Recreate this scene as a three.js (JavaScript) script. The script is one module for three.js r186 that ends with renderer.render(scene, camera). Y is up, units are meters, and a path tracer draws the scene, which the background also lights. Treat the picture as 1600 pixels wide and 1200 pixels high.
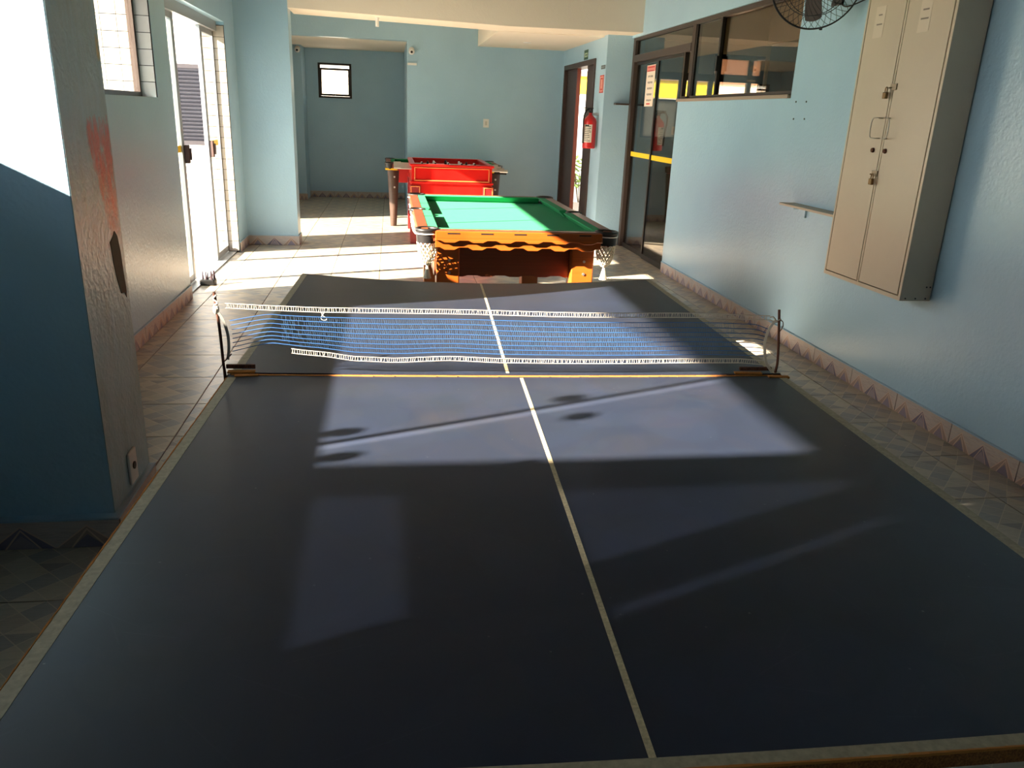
import * as THREE from 'three';
import { RoundedBoxGeometry } from 'three/addons/geometries/RoundedBoxGeometry.js';
import { mergeGeometries } from 'three/addons/utils/BufferGeometryUtils.js';

// ---------------------------------------------------------------- camera, sky, sun, exposure
const scene = new THREE.Scene();
const camera = new THREE.PerspectiveCamera(2 * Math.atan(600 / 1229.35) * 180 / Math.PI, 1600 / 1200, 0.05, 200);
camera.position.set(-0.33764, 1.42757, 2.02304);
camera.matrixAutoUpdate = true;
{
  const right = new THREE.Vector3(0.98868621, 0.03839566, 0.14500121), up = new THREE.Vector3(0.01080662, 0.94593886, -0.32416492), back = new THREE.Vector3(-0.1496088, 0.32206436, 0.93482178);
  camera.quaternion.setFromRotationMatrix(new THREE.Matrix4().makeBasis(right, up, back));
}
scene.add(camera);
scene.background = new THREE.Color(0.92, 0.96, 1.0);
scene.backgroundIntensity = 3.0;
const sun = new THREE.DirectionalLight(new THREE.Color(1.0, 0.86, 0.70), 31);
sun.position.set(-10, 5.05, 3.87 - 3);
sun.target.position.set(0, 0, -3);
sun.castShadow = true;
sun.shadow.mapSize.set(4096, 4096);
Object.assign(sun.shadow.camera, { left: -11, right: 11, top: 9, bottom: -9, near: 0.1, far: 40 });
sun.shadow.radius = 1;
scene.add(sun, sun.target);
const renderer = new THREE.WebGLRenderer({ antialias: true });
renderer.toneMapping = THREE.LinearToneMapping;
renderer.toneMappingExposure = 2.05;
renderer.shadowMap.enabled = true;

// ---------------------------------------------------------------- helpers
let seed = 20240611;
const rnd = () => { seed = (seed * 1664525 + 1013904223) >>> 0; return seed / 4294967296; };
const rr = (a, b) => a + (b - a) * rnd();
const V = (x, y, z) => new THREE.Vector3(x, y, z);
const C = (r, g, b) => new THREE.Color().setRGB(r, g, b);          // linear
const taken = new Map();
function numbered(n) { const k = taken.get(n) || 0; taken.set(n, k + 1); return k ? `${n}_${String(k).padStart(3, '0')}` : n; }
function flat(g) { return g.index ? g.toNonIndexed() : g; }
function metreUV(g) {                                              // uv in metres from the face direction
  g = flat(g); const p = g.attributes.position, n = g.attributes.normal, uv = new Float32Array(p.count * 2);
  for (let i = 0; i < p.count; i++) {
    const ax = Math.abs(n.getX(i)), ay = Math.abs(n.getY(i)), az = Math.abs(n.getZ(i));
    let u, v;
    if (ay >= ax && ay >= az) { u = p.getX(i); v = p.getZ(i); } else if (ax >= az) { u = p.getZ(i); v = p.getY(i); } else { u = p.getX(i); v = p.getY(i); }
    uv[2 * i] = u; uv[2 * i + 1] = v;
  }
  g.setAttribute('uv', new THREE.BufferAttribute(uv, 2)); return g;
}
function bx(x0, x1, y0, y1, z0, z1) {
  const g = new THREE.BoxGeometry(Math.abs(x1 - x0), Math.abs(y1 - y0), Math.abs(z1 - z0)); g.translate((x0 + x1) / 2, (y0 + y1) / 2, (z0 + z1) / 2); return metreUV(g);
}
function rb(x0, x1, y0, y1, z0, z1, r = 0.004, s = 2) {
  const g = new RoundedBoxGeometry(Math.abs(x1 - x0), Math.abs(y1 - y0), Math.abs(z1 - z0), s, r); g.translate((x0 + x1) / 2, (y0 + y1) / 2, (z0 + z1) / 2); return metreUV(g);
}
function cyl(r0, r1, h, x, y, z, seg = 20, axis = 'y') {
  const g = new THREE.CylinderGeometry(r0, r1, h, seg); if (axis === 'x') g.rotateZ(Math.PI / 2); if (axis === 'z') g.rotateX(Math.PI / 2); g.translate(x, y, z); return flat(g);
}
function tube(pts, r, seg = 24, rad = 6, closed = false) { return flat(new THREE.TubeGeometry(new THREE.CatmullRomCurve3(pts, closed, 'catmullrom', 0.5), seg, r, rad, closed)); }
function bar(a, b, r, rad = 5) { return flat(new THREE.TubeGeometry(new THREE.LineCurve3(a, b), 1, r, rad, false)); }
function merge(list) {
  list = list.map((g) => { g = flat(g); for (const k of Object.keys(g.attributes)) if (!['position', 'normal', 'uv'].includes(k)) g.deleteAttribute(k); return g; });
  return list.length === 1 ? list[0] : mergeGeometries(list);
}
function mesh(name, geos, mat, parent) {
  const m = new THREE.Mesh(merge(Array.isArray(geos) ? geos : [geos]), mat); m.name = parent === scene ? numbered(name) : name; parent.add(m); return m;
}
function shared(name, geo, mat, parent, x, y, z) { const m = new THREE.Mesh(geo, mat); m.name = name; m.position.set(x, y, z); parent.add(m); return m; }
function struct(name, geos, mat, label, category) {
  const m = mesh(name, geos, mat, scene); m.userData = { kind: 'structure', label, category }; return m;
}
function thing(name, label, category, pos = [0, 0, 0], turn = 0, group) {
  const o = new THREE.Group(); o.name = numbered(name); o.position.set(...pos); o.rotation.y = turn; o.userData = { label, category }; if (group) o.userData.group = group; scene.add(o); return o;
}
function structGroup(name, label, category, pos = [0, 0, 0]) { const o = thing(name, label, category, pos); o.userData.kind = 'structure'; return o; }
function extr(pts, depth, bevel = 0) {
  const s = new THREE.Shape(); pts.forEach(([x, y], i) => (i ? s.lineTo(x, y) : s.moveTo(x, y))); s.closePath();
  return metreUV(flat(new THREE.ExtrudeGeometry(s, { depth, bevelEnabled: bevel > 0, bevelSize: bevel, bevelThickness: bevel, bevelSegments: 1, curveSegments: 6 })));
}

// ---------------------------------------------------------------- procedural textures
function canvas(w, h, draw) { const c = document.createElement('canvas'); c.width = w; c.height = h; draw(c.getContext('2d'), w, h); return c; }
function tex(c, size = 1, srgb = true, sizeV) {
  const t = new THREE.CanvasTexture(c); t.wrapS = t.wrapT = THREE.RepeatWrapping; t.repeat.set(1 / size, 1 / (sizeV || size)); if (srgb) t.colorSpace = THREE.SRGBColorSpace; t.magFilter = THREE.LinearFilter; return t;
}
function noiseField(n, cells, oct) {                               // tileable value noise 0..1
  const out = new Float32Array(n * n); let amp = 1, tot = 0;
  for (let o = 0; o < oct; o++) {
    const c = cells << o, g = new Float32Array(c * c); for (let i = 0; i < g.length; i++) g[i] = rnd();
    for (let y = 0; y < n; y++) for (let x = 0; x < n; x++) {
      const fx = x / n * c, fy = y / n * c, ix = fx | 0, iy = fy | 0; let tx = fx - ix, ty = fy - iy; tx = tx * tx * (3 - 2 * tx); ty = ty * ty * (3 - 2 * ty);
      const a = g[(iy % c) * c + ix % c], b = g[(iy % c) * c + (ix + 1) % c], d = g[((iy + 1) % c) * c + ix % c], e = g[((iy + 1) % c) * c + (ix + 1) % c];
      out[y * n + x] += amp * ((a + (b - a) * tx) * (1 - ty) + (d + (e - d) * tx) * ty);
    }
    tot += amp; amp *= 0.55;
  }
  for (let i = 0; i < out.length; i++) out[i] /= tot; return out;
}
function fieldTex(n, field, f, size, srgb) {
  const d = new Uint8Array(n * n * 4); for (let i = 0; i < n * n; i++) { const [r, g, b] = f(field[i], i); d[4 * i] = r; d[4 * i + 1] = g; d[4 * i + 2] = b; d[4 * i + 3] = 255; }
  const t = new THREE.DataTexture(d, n, n); t.wrapS = t.wrapT = THREE.RepeatWrapping; t.magFilter = THREE.LinearFilter; t.repeat.set(1 / size, 1 / size); if (srgb) t.colorSpace = THREE.SRGBColorSpace; t.needsUpdate = true; return t;
}
const clamp = (v) => Math.max(0, Math.min(255, v));
const peel = noiseField(256, 32, 3), blotch = noiseField(256, 4, 4);
const grey = (v) => [clamp(v * 255), clamp(v * 255), clamp(v * 255)];
const peelBump = fieldTex(256, peel, grey, 0.45, false);
const tint = (r, g, b, k) => (v) => [clamp(r + (v - 0.5) * k), clamp(g + (v - 0.5) * k), clamp(b + (v - 0.5) * k * 0.8)];

const M = {};
const std = (o) => new THREE.MeshStandardMaterial(o);
M.wall = std({ map: fieldTex(256, blotch, tint(166, 201, 221, 14), 2.3, true), roughness: 0.29, bumpMap: peelBump, bumpScale: 0.0012 });
M.wallDeep = M.wall;
M.ceil = std({ map: fieldTex(256, blotch, tint(238, 226, 208, 8), 2.7, true), roughness: 0.8, bumpMap: peelBump, bumpScale: 0.0008 });
M.grout = std({ color: C(0.17, 0.135, 0.105), roughness: 0.95 });
M.groutWall = std({ color: C(0.035, 0.027, 0.022), roughness: 0.9 });
M.whiteTile = [[0.46, 0.41, 0.35], [0.44, 0.39, 0.34], [0.48, 0.43, 0.36]].map((c) => std({ color: C(...c), roughness: 0.3 }));
M.frameDark = std({ color: C(0.028, 0.022, 0.019), roughness: 0.42, metalness: 0.2 });
M.frameBrown = std({ color: C(0.075, 0.052, 0.042), roughness: 0.45, metalness: 0.3 });
M.alu = std({ color: C(0.34, 0.36, 0.37), roughness: 0.42, metalness: 0.6 });
M.black = std({ color: C(0.012, 0.011, 0.011), roughness: 0.45 });
M.leather = std({ color: C(0.018, 0.016, 0.016), roughness: 0.38 });
M.yellow = std({ color: C(0.92, 0.62, 0.02), roughness: 0.5 });
M.white = std({ color: C(0.8, 0.79, 0.76), roughness: 0.5 });
M.steel = std({ color: C(0.55, 0.54, 0.52), roughness: 0.35, metalness: 0.85 });
M.rust = std({ map: fieldTex(256, peel, (v) => [clamp(92 + (v - 0.5) * 120), clamp(56 + (v - 0.5) * 70), clamp(40 + (v - 0.5) * 40)], 0.06, true), roughness: 0.85, metalness: 0.2 });
M.red = std({ color: C(0.55, 0.018, 0.016), roughness: 0.3 });
const glass = (r, g, b) => new THREE.MeshPhysicalMaterial({ color: C(r, g, b), roughness: 0.0, transmission: 1, thickness: 0, ior: 1.5 });
M.glassClear = glass(0.95, 0.96, 0.95);
M.glassDoor = glass(0.78, 0.79, 0.78);
M.glassNear = glass(0.77, 0.78, 0.79);
M.roofSheet = glass(0.28, 0.29, 0.32);
M.glassBrown = glass(0.78, 0.7, 0.6);
M.glassSmoke = glass(0.55, 0.56, 0.53);

// floor tile print: 45 degree lattice of small stones in beige and grey
function tilePrint(w, h, cells, s) {
  return canvas(w, h, (g) => {
    g.fillStyle = '#c2b09a'; g.fillRect(0, 0, w, h);
    const step = w / cells, tones = ['#c8b9a2', '#bbad98', '#cdbea6', '#b0a698', '#bfb09c', '#aaa298', '#c7b89f', '#a69f97'];
    for (let j = -1; j <= 2 * h / step + 1; j++) for (let i = -1; i <= cells + 1; i++) {
      const cx = i * step + (j % 2 ? step / 2 : 0), cy = j * step / 2;
      g.fillStyle = tones[(rnd() * tones.length) | 0]; g.beginPath(); g.moveTo(cx, cy - step / 2); g.lineTo(cx + step / 2, cy); g.lineTo(cx, cy + step / 2); g.lineTo(cx - step / 2, cy); g.fill();
      if (rnd() < 0.16) { g.fillStyle = 'rgba(98,92,98,0.36)'; g.beginPath(); g.moveTo(cx, cy); g.lineTo(cx + step / 2, cy); g.lineTo(cx, cy + step / 2); g.lineTo(cx - step / 2, cy); g.fill(); }
    }
    for (let k = 0; k < 900; k++) { const y = rnd() * h; g.fillStyle = rnd() < 0.5 ? 'rgba(80,72,66,0.07)' : 'rgba(225,205,175,0.08)'; g.fillRect(rnd() * w, y, 20 + rnd() * 90, 1 + rnd() * 3); }
    g.strokeStyle = 'rgba(222,204,176,0.75)'; g.lineWidth = w / 150;
    for (let i = -cells; i <= 2 * cells; i++) { g.beginPath(); g.moveTo(i * step - step / 2, 0); g.lineTo(i * step - step / 2 + h, h); g.stroke(); g.beginPath(); g.moveTo(i * step - step / 2, 0); g.lineTo(i * step - step / 2 - h, h); g.stroke(); }
  });
}
M.tile = [0, 1, 2, 3].map(() => { const t = tex(tilePrint(512, 512, 4)); return std({ map: t, roughness: 0.34 }); });
// skirting tile print: strip of the same series with violet fans of triangles
function skirtPrint() {
  return canvas(512, 128, (g, w, h) => {
    g.fillStyle = '#bcb0aa'; g.fillRect(0, 0, w, h);
    for (let k = 0; k < 260; k++) { g.fillStyle = rnd() < 0.5 ? 'rgba(220,190,165,0.10)' : 'rgba(120,95,90,0.10)'; g.fillRect(rnd() * w, rnd() * h, 10 + rnd() * 60, 2 + rnd() * 6); }
    for (let i = 0; i < 3; i++) {
      const x = i * 171, violet = ['#7e7484', '#87798a', '#746c7e', '#8b8090'];
      g.fillStyle = i % 2 ? violet[(rnd() * 4) | 0] : '#a48d80'; g.beginPath(); g.moveTo(x, h); g.lineTo(x + 85, h * 0.18); g.lineTo(x + 171, h); g.fill();
      g.fillStyle = i % 2 ? '#9a8c92' : violet[(rnd() * 4) | 0]; g.beginPath(); g.moveTo(x + 40, h); g.lineTo(x + 85, h * 0.5); g.lineTo(x + 131, h); g.fill();
      g.strokeStyle = 'rgba(214,184,160,0.9)'; g.lineWidth = 5; g.beginPath(); g.moveTo(x, h); g.lineTo(x + 85, h * 0.18); g.lineTo(x + 171, h); g.moveTo(x + 40, h); g.lineTo(x + 85, h * 0.3); g.lineTo(x + 131, h); g.stroke();
    }
  });
}
M.skirt = [0, 1, 2].map(() => std({ map: tex(skirtPrint()), roughness: 0.42 }));

// ---------------------------------------------------------------- the setting: floor
const floor = struct('floor', bx(-2.12, 4.2, -0.12, -0.004, -12.2, 3.2), M.grout, 'tiled floor of the games room', 'floor');
function tileGeo(w, d, h, c) {                                     // chamfered tile, top at y = 0, uv 0..1 on top
  const o = [-w / 2, w / 2, -d / 2, d / 2], P = [], U = [];
  const q = (a, b, e, f) => { for (const v of [a, b, e, a, e, f]) { P.push(...v); U.push(v[0] / w + 0.5, v[2] / d + 0.5); } };
  const t = [[o[0] + c, 0, o[2] + c], [o[0] + c, 0, o[3] - c], [o[1] - c, 0, o[3] - c], [o[1] - c, 0, o[2] + c]], m = [[o[0], -c, o[2]], [o[0], -c, o[3]], [o[1], -c, o[3]], [o[1], -c, o[2]]], b = m.map(([x, , z]) => [x, -h, z]);
  q(...t); for (let i = 0; i < 4; i++) { const k = (i + 1) % 4; q(t[k], t[i], m[i], m[k]); q(m[k], m[i], b[i], b[k]); }
  const g = new THREE.BufferGeometry(); g.setAttribute('position', new THREE.Float32BufferAttribute(P, 3)); g.setAttribute('uv', new THREE.Float32BufferAttribute(U, 2)); g.computeVertexNormals(); return g;
}
{
  const PX = 0.433, PZ = 0.424, full = tileGeo(PX - 0.005, PZ - 0.005, 0.008, 0.0012), rest = [];
  for (let i = -2; i <= 8; i++) for (let j = -24; j <= 12; j++) {
    const x0 = -1.315 + i * PX, z1 = -2.294 + j * PZ, xa = Math.max(x0 + 0.0025, -2.118), xb = Math.min(x0 + PX - 0.0025, 2.5), za = Math.max(z1 - PZ + 0.0025, -12.1), zb = Math.min(z1 - 0.0025, 3.18);
    if (xb - xa < 0.02 || zb - za < 0.02) continue;
    const whole = xb - xa > PX - 0.006 && zb - za > PZ - 0.006, g = whole ? full : tileGeo(xb - xa, zb - za, 0.008, 0.0012), cx = (xa + xb) / 2, cz = (za + zb) / 2;
    const hiddenUnderTable = Math.abs(cx) < 0.5 && cz > -0.9 && cz < 1.4;
    if (cz > -9.3 && cz < 0.9 && !hiddenUnderTable) shared('tile', g, M.tile[(rnd() * 4) | 0], floor, cx, 0, cz).rotation.y = whole && rnd() < 0.5 ? Math.PI : 0;
    else { const h = g.clone(); h.translate(cx, 0, cz); rest.push(h); }
  }
  const far = mesh('tile_field', rest, M.tile[0], floor); far.userData.kind = 'stuff';
}
struct('floor_outside', bx(-40, 40, -0.4, -0.13, -40, 30), std({ map: fieldTex(256, blotch, tint(196, 190, 178, 26), 3, true), roughness: 0.9 }), 'pale concrete ground outside the building', 'ground');

// ---------------------------------------------------------------- walls
const LX = -1.87, LO = -2.12, RX = 2.35, RO = 2.5, H = 2.75;
const wallLeft = struct('wall_left', [
  bx(LO, LX, 0, H, 1.9, 3.2), bx(LO, LX, 0, 1.455, -0.52, 1.9), bx(LO, LX, 2.16, H, -0.52, 1.9), bx(LO, LX, 0, H, -1.05, -0.52),
  bx(LO, LX, 0, 1.455, -3.86, -1.05), bx(LO, LX, 2.16, H, -3.86, -1.05), bx(LO, LX, 0, H, -4.25, -3.86), bx(LO, LX, 2.16, H, -6.36, -4.25),
  bx(LO, LX, 0, H, -7.26, -6.36), bx(LO, LX, 1.2, H, -9.0, -7.26), bx(LO, LX, 0, H, -12.2, -9.0), bx(-2.42, LO, 0, 2.75, -4.25, -3.86),
], M.wall, 'light blue left wall with window and doorway', 'wall');
{ // white 10 cm wall tiles on the reveals
  const g = new THREE.BoxGeometry(0.0962, 0.0962, 0.006), put = (x, y, z) => shared('reveal_tile', g, M.whiteTile[(rnd() * 3) | 0], wallLeft, x, y, z);
  mesh('reveal_bed', [bx(-2.1, LX - 0.002, 0, 2.13, -6.36, -6.356), bx(-2.4, LX - 0.002, 1.455, 2.16, -3.86, -3.856)], M.groutWall, wallLeft);
  for (let c = 0; c < 2; c++) for (let r = 0; r < 21; r++) put(-1.925 - c * 0.1005, 0.066 + r * 0.1005, -6.353);
  for (let c = 0; c < 5; c++) for (let r = 0; r < 7; r++) put(-1.925 - c * 0.1005, 1.451 + 0.0485 + r * 0.1005, -3.853);
}
const pier = struct('wall_pier', [bx(LX, -1.275, 0, H, -0.925, -0.52), bx(LX, -1.261, 0, 0.106, -0.925, -0.494)], M.wall, 'blue pier standing out from the left wall beside the table', 'pier');
{ // right side of the pier: worn plaster with red paint smears and a bare patch
  const c = canvas(512, 2048, (g, w, h) => {
    g.fillStyle = '#93b4c0'; g.fillRect(0, 0, w, h);
    for (let k = 0; k < 500; k++) { g.fillStyle = ['rgba(120,150,150,0.10)', 'rgba(170,190,190,0.10)', 'rgba(120,120,100,0.07)'][k % 3]; g.beginPath(); g.ellipse(rnd() * w, rnd() * h, 6 + rnd() * 40, 14 + rnd() * 90, 0, 0, 7); g.fill(); }
    const py = (y) => h * (1 - y / H), px = (z) => w * (z + 0.925) / 0.405;
    for (let k = 0; k < 520; k++) { const t = Math.pow(rnd(), 1.2), y = 1.33 - 0.33 * t + (rnd() - 0.5) * 0.05, z = -0.815 - 0.05 * t + (rnd() - 0.5) * (0.2 - 0.12 * t); if (Math.hypot((z + 0.83) / 0.022, (y - 1.27) / 0.03) < 1) continue; g.fillStyle = `rgba(214,${22 + rnd() * 24 | 0},34,${0.24 * (1 - 0.72 * t)})`; g.beginPath(); g.ellipse(px(z), py(y), 6 + rnd() * 16, 8 + rnd() * 22, 0, 0, 7); g.fill(); }
    for (let k = 0; k < 26; k++) { g.fillStyle = 'rgba(196,150,40,0.35)'; g.beginPath(); g.ellipse(px(-0.915 + rnd() * 0.02), py(1.56 + rnd() * 0.06), 2 + rnd() * 6, 4 + rnd() * 10, 0, 0, 7); g.fill(); }
  });
  const t = tex(c, 1); t.repeat.set(1 / 0.405, 1 / H); t.offset.set(0.925 / 0.405, 0); t.wrapS = THREE.ClampToEdgeWrapping;
  mesh('plaster_face', bx(-1.276, -1.272, 0.1, H, -0.925, -0.521), std({ map: t, roughness: 0.32, bumpMap: peelBump, bumpScale: 0.0018 }), pier).userData.label = 'worn plaster side with red paint smears';
  const chip = extr([[0.795, 0.975], [0.83, 0.99], [0.85, 1.005], [0.872, 0.985], [0.888, 0.93], [0.893, 0.86], [0.9, 0.79], [0.895, 0.765], [0.88, 0.785], [0.845, 0.79], [0.822, 0.84], [0.806, 0.9], [0.8, 0.95]], 0.0015);
  chip.rotateY(Math.PI / 2); chip.translate(-1.2722, 0, 0);        // shape x (= -z) turned onto the side face
  mesh('paint_chip', chip, std({ color: C(0.16, 0.115, 0.07), roughness: 0.95 }), pier).userData.label = 'bare brown patch where the paint has come off';
}
struct('wall_pillar', bx(LX, -1.34, 0, H, -7.12, -6.87), M.wall, 'light blue pillar between the doorway and the far recess', 'pillar');
const wallRight = struct('wall_right', [
  bx(RX, RO, 0, 1.615, -5.56, 3.2), bx(RX, RO, 1.615, 2.3, -3.32, 3.2), bx(RX, RO, 2.3, H, -7.25, 3.2),
], M.wall, 'glossy light blue right wall under the high window', 'wall');
for (const [y, z] of [[1.591, -3.234], [1.59, -3.095], [1.482, -3.235], [1.483, -3.087]]) mesh('screw_hole', cyl(0.006, 0.006, 0.004, RX - 0.001, y, z, 10, 'x'), M.black, wallRight);
struct('wall_return', [bx(2.07, RO, 0, H, -7.4, -7.25)], M.wall, 'narrow light blue wall end beside the glass door', 'wall');
struct('wall_passage', [bx(2.07, 2.22, 2.11, H, -9.6, -7.4), bx(2.07, 2.22, 0, 2.11, -7.72, -7.4), bx(2.07, 2.22, 0, 2.11, -9.6, -9.48)], M.wall, 'light blue wall around the far dark door', 'wall');
const wallBack = struct('wall_back', [bx(-0.1, 2.22, 0, H, -9.75, -9.6), bx(LX, -0.1, 2.335, H, -9.75, -9.6), bx(-0.1, 0.05, 0, 2.4, -12.2, -9.75)], M.wall, 'blue back wall beside the recess', 'wall');
struct('wall_alcove', [bx(LX, -1.49, 0, 2.5, -12.2, -12.05), bx(-0.955, -0.1, 0, 2.5, -12.2, -12.05), bx(-1.49, -0.955, 0, 1.595, -12.2, -12.05), bx(-1.49, -0.955, 2.13, 2.5, -12.2, -12.05), bx(LX, -1.69, 0, 2.345, -12.05, -11.5)], M.wall, 'shaded blue end wall of the recess with a small window', 'wall');
struct('wall_front', bx(LO, 4.2, 0, H, 3.2, 3.35), M.wall, 'light blue wall behind the viewer', 'wall');
struct('ceiling_front', bx(LO, RX, H, H + 0.14, -6.87, 3.35), std({ map: fieldTex(256, peel, tint(84, 72, 62, 16), 0.6, true), roughness: 0.7 }), 'dark timber ceiling over the table tennis table', 'ceiling');
struct('ceiling', [bx(LO, RX, H, H + 0.14, -9.9, -6.87), bx(RX, 4.2, H, H + 0.14, -7.5, 3.35), bx(LO, 0.05, H, H + 0.14, -12.2, -9.9), bx(LX, -0.1, 2.345, 2.45, -12.05, -9.75)], M.ceil, 'cream ceiling', 'ceiling');
function slopedBox(x0, x1, y0, y1, top, z0, z1) { const g = new THREE.BoxGeometry(x1 - x0, 1, z1 - z0), p = g.attributes.position; for (let i = 0; i < p.count; i++) { const l = p.getX(i) < 0; p.setXYZ(i, l ? x0 : x1, p.getY(i) > 0 ? top : l ? y0 : y1, p.getZ(i) + (z0 + z1) / 2); } g.computeVertexNormals(); return metreUV(g); }
struct('trim_1', [slopedBox(-1.34, 0.9, 2.368, 2.314, H, -7.42, -6.87), slopedBox(0.9, RX, 2.314, 2.328, H, -7.42, -6.87)], M.ceil, 'cream beam across the room', 'beam');
const soffit = struct('trim_2', [bx(0.86, 2.35, 2.312, H, -9.6, -7.41)], M.ceil, 'lowered cream ceiling box behind the beam', 'soffit');
mesh('downlight', cyl(0.05, 0.05, 0.006, 1.38, 2.309, -8.6, 20), M.white, soffit);
// neighbouring room behind the glass
struct('wall_neighbour_end', [bx(2.5, 4.2, 0, 1.25, -7.5, -7.35), bx(3.03, 4.2, 1.25, 1.67, -7.5, -7.35), bx(2.5, 3.38, 1.98, H, -7.5, -7.35), bx(3.38, 4.2, 2.2, H, -7.5, -7.35), bx(2.5, 2.56, 1.25, 1.98, -7.5, -7.35), bx(4.02, 4.2, 1.67, 2.2, -7.5, -7.35)], std({ color: C(0.62, 0.5, 0.33), roughness: 0.8 }), 'ochre end wall of the neighbouring room', 'wall');
const navy = std({ color: C(0.05, 0.085, 0.11), roughness: 0.7 });
struct('wall_neighbour_side', bx(4.05, 4.2, 0, 2.33, -7.35, 3.2), navy, 'dark blue side wall of the neighbouring room', 'wall');
struct('wall_neighbour_top', bx(4.0, 4.2, 2.33, H, -7.35, 3.2), std({ color: C(0.5, 0.38, 0.27), roughness: 0.8 }), 'beige strip above the dark blue wall of the neighbouring room', 'wall');

// skirting tiles
function skirting(side, label, runs) {
  const g = structGroup(`baseboard_${side}`, label, 'baseboard');
  for (const [ax, az, bx_, bz, nx, nz] of runs) {                  // from a to b along the wall, normal n
    const L = Math.hypot(bx_ - ax, bz - az), n = Math.max(1, Math.round(L / 0.43)), w = L / n, geo = new RoundedBoxGeometry(w - 0.004, 0.1, 0.012, 1, 0.002); geo.translate(0, 0.05, 0.006);
    const m = new THREE.Mesh(new THREE.BoxGeometry(L, 0.097, 0.007).translate(0, 0.0485, 0.0035), M.grout), turn = Math.atan2(nx, nz);
    m.name = 'skirting_bed'; m.position.set((ax + bx_) / 2, 0, (az + bz) / 2); m.rotation.y = turn; g.add(m);
    const cap = new THREE.Mesh(new THREE.BoxGeometry(L, 0.006, 0.012).translate(0, 0.103, 0.006), M.wall); cap.name = 'paint_bead'; cap.position.copy(m.position); cap.rotation.y = turn; g.add(cap);
    for (let i = 0; i < n; i++) { const t = (i + 0.5) / n, k = shared('skirting_tile', geo, M.skirt[(rnd() * 3) | 0], g, ax + (bx_ - ax) * t, 0, az + (bz - az) * t); k.rotation.y = turn; }
  }
}
skirting('right', 'patterned skirting tiles along the right wall', [[RX, 1.9, RX, -5.55, -1, 0]]);
skirting('left', 'patterned skirting tiles along the left wall', [[LX, -0.93, LX, -4.24, 1, 0], [LX, -6.37, LX, -6.86, 1, 0]]);
skirting('pier', 'patterned skirting tiles round the near pier', [[LX, -0.494, -1.249, -0.494, 0, 1], [-1.261, -0.494, -1.261, -0.925, 1, 0]]);
skirting('pillar', 'patterned skirting tiles round the far pillar', [[LX + 0.01, -6.87, -1.328, -6.87, 0, 1], [-1.34, -6.87, -1.34, -7.12, 1, 0]]);
skirting('back', 'patterned skirting tiles in the recess', [[-1.69, -12.05, -0.1, -12.05, 0, 1], [-1.87, -11.5, -1.68, -11.5, 0, 1], [-0.1, -9.6, 2.07, -9.6, 0, 1], [2.07, -7.25, 2.36, -7.25, 0, 1]]);

// ---------------------------------------------------------------- windows and doors
{ // near window on the left, out of frame: it throws the bright patches on the table
  const w = structGroup('window_1', 'frameless glass window of the left wall beside the viewer', 'window');
  const X = -1.99;
  mesh('frame', [bx(X - 0.03, X + 0.03, 1.455, 1.5, -0.52, 1.9), bx(X - 0.03, X + 0.03, 2.08, 2.16, -0.52, 1.9)], M.frameDark, w);
  mesh('pane', bx(X - 0.003, X + 0.003, 1.5, 2.08, -0.52, 1.04), M.glassNear, w);
  mesh('pane', bx(X - 0.003, X + 0.003, 1.5, 2.08, 1.068, 1.72), M.glassNear, w);
  mesh('pane', bx(X - 0.003, X + 0.003, 1.5, 2.08, 1.82, 1.9), M.glassNear, w);
  mesh('edge_seal', bx(X - 0.006, X + 0.006, 1.5, 2.08, 1.026, 1.04), M.black, w);
  mesh('mullion', bx(X - 0.03, X + 0.03, 1.5, 2.08, 1.72, 1.82), M.frameDark, w);
  mesh('lock_rail', bx(X - 0.015, X + 0.015, 1.6, 1.735, 1.3, 1.72), M.frameDark, w); mesh('lower_panel', bx(X - 0.015, X + 0.015, 1.5, 1.735, 1.82, 1.9), M.frameDark, w);
  for (const [y, z] of [[1.813, 1.0], [1.813, 1.125], [1.535, 0.985], [1.535, 1.115]]) mesh('glass_clamp', cyl(0.02, 0.02, 0.02, X, y, z, 16, 'x'), M.steel, w);
}
{ // visible window on the left wall
  const w = structGroup('window_2', 'window with white tiled reveal in the left wall', 'window'), X = -1.985;
  mesh('frame', [bx(X - 0.02, X + 0.02, 1.455, 1.485, -3.86, -1.05), bx(X - 0.02, X + 0.02, 2.09, 2.16, -3.86, -1.05), bx(X - 0.02, X + 0.02, 1.485, 2.09, -3.85, -3.815), bx(X - 0.02, X + 0.02, 1.485, 2.09, -1.085, -1.05)], M.frameBrown, w);
  for (const [a, b] of [[-3.815, -3.136], [-3.13, -2.386], [-2.38, -1.64]]) mesh('pane', bx(X - 0.003, X + 0.003, 1.485, 2.09, a, b), M.glassClear, w);
  for (const z of [-3.133, -2.383]) mesh('edge_seal', bx(X - 0.006, X + 0.006, 1.485, 2.09, z - 0.006, z + 0.006), M.frameBrown, w);
}
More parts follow.
